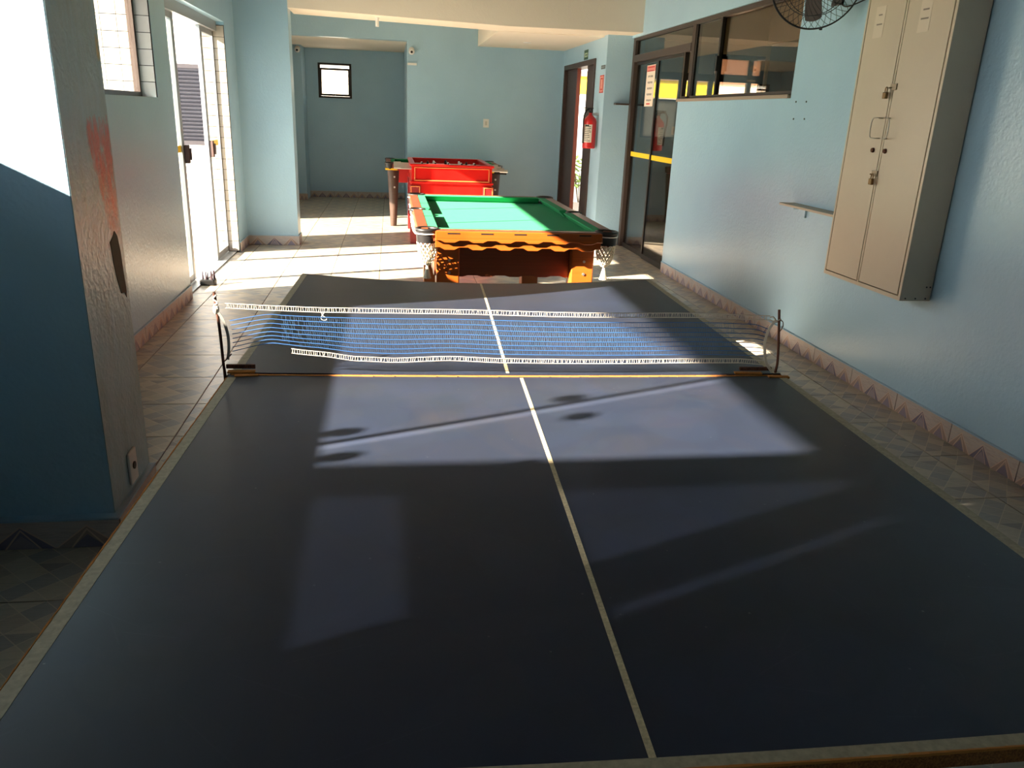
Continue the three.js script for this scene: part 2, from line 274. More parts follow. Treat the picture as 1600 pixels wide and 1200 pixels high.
{ // glass entrance door on the left, sliding leaves drawn apart
  const d = structGroup('door_1', 'open glass entrance door with grey frame and yellow safety tape', 'door'), X = -1.99;
  mesh('frame', [bx(X - 0.05, X + 0.05, 2.075, 2.16, -6.35, -4.25), bx(X - 0.03, X + 0.03, 0, 2.075, -4.3, -4.25), bx(X - 0.012, X + 0.012, 0, 2.075, -6.35, -6.335)], M.alu, d);
  for (const [a, b, s0, s1, h] of [[-4.82, -4.3, -4.89, -4.82, -4.87], [-6.325, -5.86, -5.86, -5.79, -5.81]]) {
    const leaf = mesh('door_leaf', [rb(X - 0.018, X + 0.018, 0.02, 2.075, s0, s1, 0.005), bx(X - 0.014, X + 0.014, 0.02, 0.075, Math.min(a, b), Math.max(a, b)), bx(X - 0.014, X + 0.014, 2.03, 2.075, Math.min(a, b), Math.max(a, b))], M.alu, d);
    mesh('pane', bx(X - 0.003, X + 0.003, 0.075, 2.03, a, b), M.glassDoor, leaf);
    mesh('handle', [rb(X + 0.018, X + 0.055, 0.965, 1.11, h - 0.03, h + 0.012, 0.008), rb(X + 0.055, X + 0.07, 0.99, 1.085, h - 0.026, h - 0.008, 0.005)], std({ color: C(0.09, 0.05, 0.04), roughness: 0.5 }), leaf);
    const ta = h > -5 ? -4.83 : -6.26, tb = h > -5 ? -4.6 : -5.84;
    mesh('safety_tape', bx(X + 0.0035, X + 0.005, 1.055, 1.105, ta, tb), M.yellow, leaf);
  }
  mesh('threshold', bx(-2.12, -1.9, -0.004, 0.012, -6.36, -4.25), M.alu, d);
}
{ // low glazed hatch behind the pillar: it throws the far strip of sun on the floor
  const w = structGroup('window_6', 'low glazed hatch in the left wall behind the pillar', 'window');
  mesh('frame', [bx(-2.02, -1.96, 1.15, 1.2, -9.0, -7.26), bx(-2.02, -1.96, 0, 1.15, -9.0, -8.96), bx(-2.02, -1.96, 0, 1.15, -7.3, -7.26)], M.alu, w);
  mesh('pane', bx(-1.993, -1.987, 0, 1.15, -8.96, -7.3), M.glassDoor, w);
}
{ // glass front on the right: door below, transom above
  const d = structGroup('door_2', 'dark smoked glass door with yellow tape at the far right', 'door'), X = 2.4;
  mesh('frame', [bx(X - 0.03, X + 0.03, 0, 2.3, -7.25, -7.17), bx(X - 0.035, X + 0.035, 2.05, 2.12, -7.17, -5.4), bx(X - 0.03, X + 0.03, 2.27, 2.3, -7.17, -5.4), bx(X - 0.03, X + 0.03, 1.615, 2.3, -5.4, -5.32), bx(X - 0.02, X + 0.02, 0, 2.05, -5.6, -5.56)], M.frameBrown, d);
  for (const [a, b, dx] of [[-7.17, -6.36, 0.012], [-6.33, -5.6, -0.012]]) {
    const leaf = mesh('door_leaf', [bx(X + dx - 0.01, X + dx + 0.01, 0.0, 0.05, a, b), bx(X + dx - 0.01, X + dx + 0.01, 2.02, 2.05, a, b), bx(X + dx - 0.012, X + dx + 0.012, 0.05, 2.02, dx < 0 ? a - 0.02 : b - 0.02, dx < 0 ? a + 0.015 : b)], M.frameDark, d);
    mesh('pane', bx(X + dx - 0.003, X + dx + 0.003, 0.05, 2.02, a + 0.016, b - 0.021), M.glassSmoke, leaf);
    mesh('safety_tape', bx(X + dx - 0.005, X + dx - 0.0035, 1.045, 1.095, a + 0.03, b - 0.03), M.yellow, leaf);
  }
  mesh('transom_pane', bx(X - 0.003, X + 0.003, 2.12, 2.27, -7.17, -5.4), M.glassSmoke, d);
}
{ // high sliding window on the right wall
  const w = structGroup('window_3', 'high sliding window with dark frame in the right wall', 'window'), X = 2.4;
  mesh('frame', [bx(X - 0.03, X + 0.03, 2.265, 2.3, -5.32, -3.32), bx(X - 0.03, X + 0.03, 1.64, 1.665, -5.56, -3.32), bx(X - 0.03, X + 0.03, 1.665, 2.265, -3.345, -3.32)], M.frameBrown, w);
  mesh('sill', rb(2.33, 2.48, 1.615, 1.64, -5.56, -3.33, 0.004), std({ color: C(0.36, 0.27, 0.2), roughness: 0.5 }), w);
  for (const [a, b, dx, m] of [[-5.32, -4.74, -0.012, M.glassSmoke], [-4.8, -3.345, 0.012, M.glassBrown]]) {
    const s = mesh('sash', [bx(X + dx - 0.012, X + dx + 0.012, 1.665, 2.265, a, a + 0.03), bx(X + dx - 0.012, X + dx + 0.012, 1.665, 2.265, b - 0.03, b)], M.frameDark, w);
    mesh('pane', bx(X + dx - 0.003, X + dx + 0.003, 1.665, 2.265, a + 0.03, b - 0.03), m, s);
  }
  mesh('latch', rb(2.36, 2.378, 1.85, 1.97, -4.765, -4.74, 0.004), M.black, w);
}
{ // window of the neighbouring room
  const w = structGroup('window_4', 'dark framed window band of the neighbouring room', 'window'), Z = -7.42, z0 = Z - 0.025, z1 = Z + 0.025;
  mesh('frame', [bx(3.36, 4.02, 2.15, 2.2, z0, z1), bx(2.56, 4.02, 1.9, 1.985, z0, z1), bx(2.56, 4.02, 1.66, 1.685, z0, z1), bx(2.56, 3.03, 1.25, 1.265, z0, z1), bx(2.56, 2.61, 1.25, 1.98, z0, z1), bx(3.0, 3.05, 1.25, 1.98, z0, z1), ...[3.36, 3.83, 3.98].map((x) => bx(x, x + 0.05, 1.67, 2.2, z0, z1))], M.frameDark, w);
  const frosted = (r, g, b) => new THREE.MeshPhysicalMaterial({ color: C(r, g, b), roughness: 0.75, transmission: 0.9, thickness: 0, ior: 1.5 });
  const milk = frosted(0.42, 0.4, 0.37), rose = frosted(0.5, 0.36, 0.28);
  for (const [a, b] of [[2.61, 3.0], [3.05, 3.36], [3.41, 3.83], [3.88, 3.98]]) mesh('pane', bx(a, b, 1.685, 1.9, Z - 0.003, Z + 0.003), M.glassClear, w);
  for (const [a, b] of [[3.41, 3.83], [3.88, 3.98]]) mesh('frosted_pane', bx(a, b, 1.985, 2.15, Z - 0.003, Z + 0.003), rose, w);
  mesh('frosted_pane', bx(2.61, 3.0, 1.265, 1.66, Z - 0.003, Z + 0.003), milk, w);
}
{ // small tilting window in the recess
  const w = structGroup('window_5', 'small dark framed tilting window in the recess', 'window'), Z = -12.1;
  mesh('frame', [bx(-1.49, -0.955, 2.1, 2.13, Z - 0.03, Z + 0.06), bx(-1.49, -0.955, 1.595, 1.625, Z - 0.03, Z + 0.06), bx(-1.49, -1.455, 1.625, 2.1, Z - 0.03, Z + 0.06), bx(-0.99, -0.955, 1.625, 2.1, Z - 0.03, Z + 0.06)], M.frameDark, w);
  const s = mesh('sash', [bx(-0.24, 0.24, -0.03, 0, -0.012, 0.012), bx(-0.24, 0.24, -0.43, -0.4, -0.012, 0.012), bx(-0.24, -0.212, -0.4, -0.03, -0.012, 0.012), bx(0.212, 0.24, -0.4, -0.03, -0.012, 0.012)], M.frameDark, w);
  s.position.set(-1.222, 2.055, Z + 0.02); s.rotation.x = -0.12;
  mesh('pane', bx(-0.212, 0.212, -0.4, -0.03, -0.003, 0.003), new THREE.MeshPhysicalMaterial({ color: C(0.9, 0.87, 0.82), roughness: 0.55, transmission: 1, thickness: 0, ior: 1.5 }), s);
  mesh('stay', [bar(V(0, -0.43, 0.012), V(0, -0.40, 0.03), 0.005), bar(V(0, -0.40, 0.03), V(0, -0.37, 0.012), 0.005)], M.steel, s);
}
{ // far door on the right
  const d = structGroup('door_3', 'dark brown double door standing ajar at the far right', 'door'), X0 = 2.055, X1 = 2.235;
  const wood = std({ map: fieldTex(256, peel, tint(66, 52, 48, 16), 0.5, true), roughness: 0.5 });
  mesh('frame', [bx(X0, X1, 2.05, 2.11, -9.48, -7.72), bx(X0, X1, 0, 2.05, -9.48, -9.43), bx(X0, X1, 0, 2.05, -7.78, -7.72)], wood, d);
  const l = mesh('door_leaf', rb(2.1, 2.14, 0.01, 2.05, -9.43, -8.84, 0.004), wood, d); mesh('leaf_edge', bx(2.095, 2.145, 0.01, 2.05, -8.84, -8.8), std({ color: C(0.16, 0.03, 0.012), roughness: 0.4 }), l);
  mesh('door_leaf', rb(2.1, 2.14, 0.01, 2.05, -8.27, -7.78, 0.004), wood, d);
}

// ---------------------------------------------------------------- outdoors
{
  const o = thing('boundary_wall', 'white boundary wall with yellow band outside the far door', 'wall');
  const wm = std({ map: fieldTex(256, blotch, tint(232, 222, 210, 14), 3, true), roughness: 0.85 });
  mesh('wall_face', bx(-2.6, 9, -0.13, 1.86, -13.2, -13), wm, o);
  mesh('yellow_band', bx(0.6, 5.7, 1.86, 2.16, -13.21, -12.99), M.yellow, o);
  mesh('white_band', bx(-2.6, 0.6, 1.86, 2.16, -13.21, -12.99), wm, o);
  mesh('white_band', bx(5.7, 9, 1.86, 2.16, -13.21, -12.99), wm, o);
  mesh('coping', bx(-2.6, 9, 2.16, 2.25, -13.25, -12.95), std({ color: C(0.3, 0.17, 0.11), roughness: 0.8 }), o);
  const n = thing('neighbour_house', 'white house wall with a louvred window seen through the left doorway', 'house');
  mesh('wall_face', bx(-12, -2.75, -0.13, 2.75, -11.3, -11), wm, n);
  const sh = mesh('shutter', [bx(-3.53, -3.47, 0.83, 1.97, -11, -10.95), bx(-3.08, -3.02, 0.83, 1.97, -11, -10.95), bx(-3.47, -3.08, 1.91, 1.97, -11, -10.95), bx(-3.47, -3.08, 0.83, 0.89, -11, -10.95), bx(-3.5, -3.05, 0.85, 1.95, -11, -10.99)], std({ color: C(0.014, 0.009, 0.011), roughness: 0.5 }), n);
  const slat = new THREE.BoxGeometry(0.39, 0.042, 0.008); slat.rotateX(0.6);
  for (let i = 0; i < 19; i++) shared('slat', slat, std({ color: C(0.014, 0.013, 0.022), roughness: 0.5 }), sh, -3.275, 0.925 + i * 0.0535, -10.968);
  const yw = thing('yard_wall', 'tall plain yard wall outside the near left window', 'wall');
  mesh('wall_face', bx(-6.8, -6.5, -0.13, 3.25, -1.0, 9), wm, yw); mesh('coping', bx(-6.84, -6.46, 3.25, 3.32, -1.0, 9), std({ color: C(0.3, 0.17, 0.11), roughness: 0.8 }), yw);
  const pr = thing('porch_roof', 'flat porch roof above the near left window', 'roof'); mesh('roof_sheet', bx(-4.3, LO, 2.355, 2.36, 1.84, 4.5), M.roofSheet, pr); mesh('slab', bx(-3.0, LO, 2.6, 2.7, -0.7, 4.5), M.ceil, pr); mesh('fascia', bx(-3.03, -3.0, 2.57, 2.72, -0.7, 4.5), M.frameBrown, pr);
  const b = thing('porch_beam', 'timber porch beam outside the near left window', 'beam');
  mesh('beam', rb(-4.3, LO, 2.25, 2.35, 1.775, 1.845, 0.005), M.frameBrown, b);
  mesh('post', rb(-4.3, -4.2, -0.13, 2.25, 1.765, 1.855, 0.005), M.frameBrown, b);
  const p = thing('shrub', 'green shrub at the foot of the boundary wall', 'shrub', [3.14, -0.13, -12.7]);
  const lg = [], stems = [];
  for (let k = 0; k < 70; k++) { const a = rnd() * 6.28, h = 0.35 + rnd() * 0.6, r = 0.05 + rnd() * 0.22, g = new THREE.SphereGeometry(0.06, 6, 4); g.scale(1, 0.25, 0.5); g.rotateZ(rr(-0.6, 0.6)); g.rotateY(a); g.translate(Math.cos(a) * r, h, Math.sin(a) * r); lg.push(flat(g)); }
  for (let k = 0; k < 6; k++) stems.push(bar(V(0, 0, 0), V(rr(-0.15, 0.15), 0.6, rr(-0.15, 0.15)), 0.008));
  mesh('leaves', lg, std({ color: C(0.18, 0.25, 0.04), roughness: 0.6 }), p).userData.kind = 'stuff'; mesh('stem', stems, std({ color: C(0.1, 0.06, 0.03) }), p);
}

// ---------------------------------------------------------------- table tennis table
const TT = -0.034;
const sagAt = (x, z) => { const k = z < 0 ? 0.004 + 0.028 * Math.pow(-z / 1.37, 2) : 0.004 + 0.012 * Math.pow(z / 1.37, 2); return -k * (1 - Math.min(1, (x / 0.7625) ** 2)); };
function sagged(g) { const p = g.attributes.position; for (let i = 0; i < p.count; i++) p.setY(i, p.getY(i) + sagAt(p.getX(i), p.getZ(i))); g.computeVertexNormals(); return g; }
function slab(x0, x1, y0, y1, z0, z1, sx, sz) { const g = new THREE.BoxGeometry(x1 - x0, y1 - y0, z1 - z0, sx, 1, sz); g.translate((x0 + x1) / 2, (y0 + y1) / 2, (z0 + z1) / 2); sagged(g); return metreUV(g); }
{
  const blue = canvas(1024, 1024, (g, w, h) => {
    g.fillStyle = '#2d3445'; g.fillRect(0, 0, w, h);
    for (let k = 0; k < 420; k++) { g.fillStyle = ['rgba(72,78,104,0.05)', 'rgba(48,50,58,0.06)', 'rgba(84,78,76,0.045)'][k % 3]; g.beginPath(); g.ellipse(rnd() * w, rnd() * h, 20 + rnd() * 90, 10 + rnd() * 50, rnd() * 3, 0, 7); g.fill(); }
    for (let k = 0; k < 90; k++) { g.strokeStyle = 'rgba(130,135,150,0.10)'; g.lineWidth = 1; g.beginPath(); const x = rnd() * w, y = rnd() * h; g.moveTo(x, y); g.lineTo(x + rr(-90, 90), y + rr(-60, 60)); g.stroke(); }
    for (let k = 0; k < 60; k++) { g.fillStyle = `rgba(205,200,190,${0.25 + rnd() * 0.4})`; g.fillRect(rnd() * w, rnd() * h, 1 + rnd() * 1.2, 1 + rnd()); }
  });
  const top = std({ map: tex(blue, 1.5), roughness: 0.4 }), board = std({ map: fieldTex(256, peel, (v) => [clamp(150 + (v - 0.5) * 130), clamp(92 + (v - 0.5) * 90), clamp(45 + (v - 0.5) * 60)], 0.05, true), roughness: 0.9 });
  const paint = std({ map: fieldTex(256, peel, tint(178, 166, 138, 40), 0.2, true), roughness: 0.6 }), thread = std({ map: fieldTex(256, peel, tint(214, 196, 156, 60), 0.1, true), roughness: 0.7 });
  const t = thing('table_tennis_table', 'worn dark blue table tennis table with warped halves and chipped edges', 'table', [0, 0, 0], TT);
  const Wd = 0.7625, b = 0.02;
  for (const [z0, z1, c0, c1] of [[0.014, 1.37, 0.008, -0.005], [-1.37, -0.006, 0.001, -0.025]]) {
    const half = mesh('table_half', slab(-Wd, Wd, 0.738, 0.757, z0, z1, 24, 14), board, t); half.userData.label = z0 > 0 ? 'near half of the table, bare chipboard edge' : 'far half of the table, sagging in the middle';
    mesh('playing_surface', slab(-Wd + 0.002, Wd - 0.002, 0.757, 0.76, z0 + 0.002, z1 - 0.002, 24, 14), top, half);
    const e = 0.7606, ends = z0 > 0 ? [z1 - b, z1 - 0.003] : [z0 + 0.003, z0 + 0.008];
    mesh('border_line', [slab(-Wd + 0.002, -Wd + b + 0.004, 0.7595, e, z0 + 0.02, z1 - 0.003, 1, 14), slab(Wd - b - 0.004, Wd - 0.002, 0.7595, e, z0 + 0.02, z1 - 0.003, 1, 14), slab(-Wd + b, Wd - b, 0.7595, e, ends[0], ends[1], 24, 1)], paint, half);
    const line = slab(-0.0045, 0.0045, 0.7595, e, z0 + 0.012, z1 - 0.012, 1, 14), p = line.attributes.position;
    const za = z0 > 0 ? 0.044 : -1.37, zb = z0 > 0 ? 1.36 : 0; for (let i = 0; i < p.count; i++) { const k = (p.getZ(i) - za) / (zb - za); p.setX(i, p.getX(i) + (z0 > 0 ? c0 + (c1 - c0) * k : c0 + (c1 - c0) * k)); }
    mesh('centre_line', line, thread, half);
  }
  // chipped chipboard along the seam and the corners
  const chips = [];
  for (let x = -0.74; x < 0.74; x += 0.028) { const w = 0.03, d = rr(0.003, 0.007), z = 0.012 + rr(-0.001, 0.002); const g = new THREE.BoxGeometry(w, 0.003, d); g.rotateY(rr(-0.06, 0.06)); g.translate(x, 0.7602 + sagAt(x, z), z); chips.push(flat(g)); }
  for (const [x, z, w, d] of [[-0.735, -0.014, 0.07, 0.02], [-0.715, 0.02, 0.06, 0.012], [0.665, -0.012, 0.08, 0.016], [0.74, 0.024, 0.06, 0.016]]) { const g = new RoundedBoxGeometry(w, 0.006, d, 1, 0.002); g.rotateY(rr(-0.2, 0.2)); g.translate(x, 0.7605 + sagAt(x, z), z); chips.push(flat(g)); }
  for (let z = 0.05; z < 1.36; z += 0.021) { const g = new THREE.BoxGeometry(rr(0.001, 0.0035), 0.004, 0.024); g.rotateY(rr(-0.05, 0.05)); g.translate(-0.7618, 0.7592, z); chips.push(flat(g)); const e = new THREE.BoxGeometry(0.026, 0.004, rr(0.002, 0.004)); const x = -0.75 + 1.5 * (z - 0.05) / 1.31; e.translate(x, 0.7595 + sagAt(x, 1.369), 1.369); chips.push(flat(e)); }
  mesh('chipped_edge', chips, std({ map: fieldTex(256, peel, (v) => [clamp(206 + (v - 0.5) * 110), clamp(134 + (v - 0.5) * 90), clamp(62 + (v - 0.5) * 60)], 0.04, true), roughness: 0.95 }), t).userData.label = 'orange chipboard showing along the seam';
  mesh('net_bracket', [bar(V(-0.772, 0.735, 0.006), V(-0.774, 0.767, 0.002), 0.0042, 7), rb(-0.77, -0.755, 0.735, 0.755, -0.01, 0.01, 0.002)], M.rust, t);
  const iron = std({ color: C(0.05, 0.05, 0.055), roughness: 0.5, metalness: 0.4 });
  for (const z of [-0.95, -0.3, 0.35, 1.0]) { for (const x of [-0.6, 0.6]) mesh('leg', rb(x - 0.02, x + 0.02, 0, 0.705, z - 0.02, z + 0.02, 0.004), iron, t); mesh('cross_rail', rb(-0.64, 0.64, 0.7, 0.727, z - 0.015, z + 0.015, 0.004), iron, t); }
}
{ // the net with its bent iron rods
  const n = thing('table_tennis_net', 'frayed blue net with white bands tied between two iron rods', 'net', [0, 0, 0], TT);
  const lerpPts = (pts) => (x) => { if (x <= pts[0][0]) return pts[0][1]; for (let i = 1; i < pts.length; i++) if (x <= pts[i][0]) { const t = (x - pts[i - 1][0]) / (pts[i][0] - pts[i - 1][0]), s = t * t * (3 - 2 * t); return pts[i - 1][1] + (pts[i][1] - pts[i - 1][1]) * (0.5 * t + 0.5 * s); } return pts[pts.length - 1][1]; };
  const topY = lerpPts([[-0.765, 0.935], [-0.64, 0.931], [-0.52, 0.928], [-0.19, 0.925], [0.15, 0.922], [0.51, 0.923], [0.7, 0.918]]);
  const botY = lerpPts([[-0.758, 0.815], [-0.65, 0.834], [-0.53, 0.822], [-0.43, 0.808], [-0.33, 0.803], [-0.19, 0.808], [-0.05, 0.803], [0.34, 0.803], [0.637, 0.805], [0.705, 0.80]]);
  const bulge = (x, v) => 0.012 * Math.sin(v * Math.PI) + 0.004 * Math.sin(x * 9);
  const at = (x, v) => V(x, topY(x) + (botY(x) - topY(x)) * v, bulge(x, v));
  const xs = (a, b, k) => Array.from({ length: k + 1 }, (_, i) => a + (b - a) * i / k);
  const whiteCord = std({ color: C(0.55, 0.5, 0.42), roughness: 0.85 }), blueCord = std({ color: C(0.03, 0.13, 0.36), roughness: 0.7 });
  const band = (name, v0, h, x0, x1) => {
    const g = []; for (const o of [0, h]) g.push(tube(xs(x0, x1, 40).map((x) => { const p = at(x, v0); p.y += o; return p; }), 0.0014, 120, 5));
    for (let x = x0 + 0.004; x < x1 - 0.004; x += rr(0.0045, 0.0075)) { const p = at(x, v0), q = at(x + rr(-0.003, 0.003), v0); q.y += h; g.push(bar(p, q, 0.0008, 4)); }
    return mesh(name, g, whiteCord, n);
  };
  band('top_band', 0, 0.012, -0.76, 0.7); band('bottom_band', 1, -0.012, -0.60, 0.7);
  for (let k = 1; k <= 8; k++) { const v = k / 9; mesh('string', tube([V(-0.752 + 0.006 * Math.sin(v * 3.1), 0.915 - 0.105 * v, 0.005), ...xs(-0.66, 0.66, 30).map((x) => at(x, v)), V(0.694 + 0.012 * (v - 0.4) ** 2 * 4, 0.905 - 0.1 * v, 0.006)], 0.0011, 110, 5), blueCord, n); }
  const fine = [];
  for (let x = -0.62; x < 0.6; x += 0.0052) for (let k = 1; k < 8; k++) { const fade = x < -0.56 || x > 0.56 ? 0.5 : 1; if (rnd() > fade) continue; const s = rr(-0.0016, 0.0016); fine.push(bar(at(x, k / 9), at(x + 0.0026 + s, (k + 1) / 9), 0.00042, 3)); }
  mesh('mesh', fine, std({ color: C(0.08, 0.2, 0.4), roughness: 0.7 }), n).userData.kind = 'stuff';
  mesh('pole', [tube([V(-0.774, 0.767, 0.002), V(-0.776, 0.80, 0), V(-0.778, 0.88, 0), V(-0.784, 0.976, 0)], 0.0038, 20, 7), tube([V(-0.778, 0.79, 0.002), V(-0.765, 0.80, 0.006), V(-0.752, 0.815, 0.006)], 0.0015, 12, 5)], M.rust, n).userData.label = 'left iron rod';
  mesh('pole', [tube([V(0.738, 0.766, 0.004), V(0.742, 0.80, 0), V(0.733, 0.88, 0), V(0.724, 0.948, 0)], 0.0036, 20, 7), tube([V(0.727, 0.92, 0), V(0.738, 0.915, 0.002), V(0.742, 0.9, 0), V(0.735, 0.886, 0), V(0.73, 0.885, 0)], 0.0012, 16, 5)], M.rust, n).userData.label = 'right iron rod';
  const tape = std({ color: C(0.62, 0.56, 0.45), roughness: 0.8 });
  const ribbon = (pts, w) => { const c = new THREE.CatmullRomCurve3(pts), g = []; const P = c.getPoints(16); for (let i = 0; i < 16; i++) { const a = P[i], b = P[i + 1], l = a.distanceTo(b), m = new THREE.BoxGeometry(w, l * 1.1, 0.0025); m.rotateZ(Math.atan2(-(b.x - a.x), b.y - a.y)); m.translate((a.x + b.x) / 2, (a.y + b.y) / 2, (a.z + b.z) / 2); g.push(flat(m)); } return g; };
  mesh('strap', ribbon([V(-0.776, 0.924, 0.004), V(-0.766, 0.905, 0.006), V(-0.757, 0.87, 0.008), V(-0.757, 0.83, 0.008), V(-0.762, 0.80, 0.006)], 0.007), std({ color: C(0.3, 0.29, 0.26), roughness: 0.8 }), n);
  mesh('strap', ribbon([V(0.715, 0.918, 0.004), V(0.7, 0.895, 0.006), V(0.692, 0.86, 0.008), V(0.697, 0.825, 0.008), V(0.706, 0.796, 0.006), V(0.728, 0.768, 0.004)], 0.0075), tape, n);
  const k1 = new THREE.SphereGeometry(0.009, 10, 8); k1.scale(0.9, 1.5, 0.9); k1.translate(-0.783, 0.932, 0);
  mesh('knot', [flat(k1), tube([V(-0.783, 0.935, 0.0), V(-0.778, 0.94, 0.006), V(-0.776, 0.935, 0.005)], 0.003, 8, 5), tube([V(-0.778, 0.97, 0.005), V(-0.786, 0.96, 0.003), V(-0.776, 0.95, 0.005), V(-0.785, 0.943, 0.004), V(-0.776, 0.935, 0.005)], 0.0022, 24, 5)], std({ color: C(0.75, 0.68, 0.55), roughness: 0.85 }), n);
  mesh('loose_thread', [tube([V(-0.52, 0.931, 0.004), V(-0.515, 0.92, 0.006), V(-0.505, 0.912, 0.006), V(-0.512, 0.907, 0.006), V(-0.52, 0.913, 0.006), V(-0.51, 0.93, 0.004)], 0.0012, 24, 5)], std({ color: C(0.75, 0.68, 0.55), roughness: 0.85 }), n);
  mesh('knot', [tube([V(0.70, 0.919, 0), V(0.715, 0.916, 0.004), V(0.73, 0.922, 0.004), V(0.732, 0.916, -0.004), V(0.72, 0.912, 0)], 0.0016, 20, 5), tube([V(0.718, 0.918, 0.002), V(0.708, 0.928, 0.003), V(0.7, 0.927, 0.003)], 0.0022, 10, 5)], tape, n);
  mesh('clamp', rb(-0.775, -0.70, 0.766, 0.778, -0.026, -0.019, 0.002), M.rust, n); mesh('clamp', rb(0.64, 0.735, 0.766, 0.776, -0.022, -0.013, 0.002), M.rust, n);
}

// ---------------------------------------------------------------- pool tables and table football
function woodTex(r, g, b, k, size = 0.35) {
  return tex(canvas(256, 256, (c) => { c.fillStyle = `rgb(${r},${g},${b})`; c.fillRect(0, 0, 256, 256); for (let i = 0; i < 220; i++) { const y = rnd() * 256, d = (rnd() - 0.5) * k; c.strokeStyle = `rgba(${clamp(r + d) | 0},${clamp(g + d * 0.7) | 0},${clamp(b + d * 0.4) | 0},0.5)`; c.lineWidth = 0.6 + rnd() * 2; c.beginPath(); c.moveTo(0, y); c.bezierCurveTo(85, y + rr(-5, 5), 170, y + rr(-5, 5), 256, y); c.stroke(); } }), size);
}
const felt = std({ map: fieldTex(256, peel, tint(44, 156, 102, 14), 0.08, true), roughness: 0.95 });
const cushionMat = std({ map: fieldTex(256, peel, tint(40, 148, 94, 12), 0.08, true), roughness: 0.9 });
M.varnish = std({ map: woodTex(164, 80, 24, 44), roughness: 0.32 });
M.varnishDark = std({ map: woodTex(126, 62, 34, 36), roughness: 0.35 });
M.netWhite = std({ color: C(0.78, 0.73, 0.6), roughness: 0.9 });
function scallop(x0, x1, yTop, yBase, amp, waves) {                // board outline with a wavy lower edge
  const p = [[x0, yTop]]; for (let i = 0; i <= waves * 12; i++) { const t = i / (waves * 12); p.push([x0 + (x1 - x0) * t, yBase + amp * Math.max(-0.5, Math.min(0.5, 1.1 * Math.cos(t * waves * 6.2832)))]); } p.push([x1, yTop]); return p.reverse();
}
function pocketNet(parent, x, y, z, len, r, tassel) {
  const g = [], rings = 7, seg = 14, R = (v) => r * (1 - 0.25 * v) * Math.sqrt(Math.max(0.02, 1 - (v * 0.97) ** 4));
  const at = (v, a) => V(x + Math.cos(a) * R(v), y - v * len, z + Math.sin(a) * R(v));
  for (let k = 0; k < rings; k++) for (let i = 0; i < seg; i++) { const a = (i + (k % 2) / 2) / seg * 6.2832, s = Math.PI / seg; g.push(bar(at(k / rings, a), at((k + 1) / rings, a + s), 0.0032, 4), bar(at(k / rings, a), at((k + 1) / rings, a - s), 0.0032, 4)); }
  const m = mesh('pocket_net', g, M.netWhite, parent);
  if (tassel) { const t = []; for (let i = 0; i < 14; i++) { const a = i / 14 * 6.2832; t.push(bar(V(x, y - len + 0.005, z), V(x + Math.cos(a) * 0.02, y - len - 0.08, z + Math.sin(a) * 0.02), 0.004, 4)); } mesh('tassel', t, M.netWhite, m); }
}
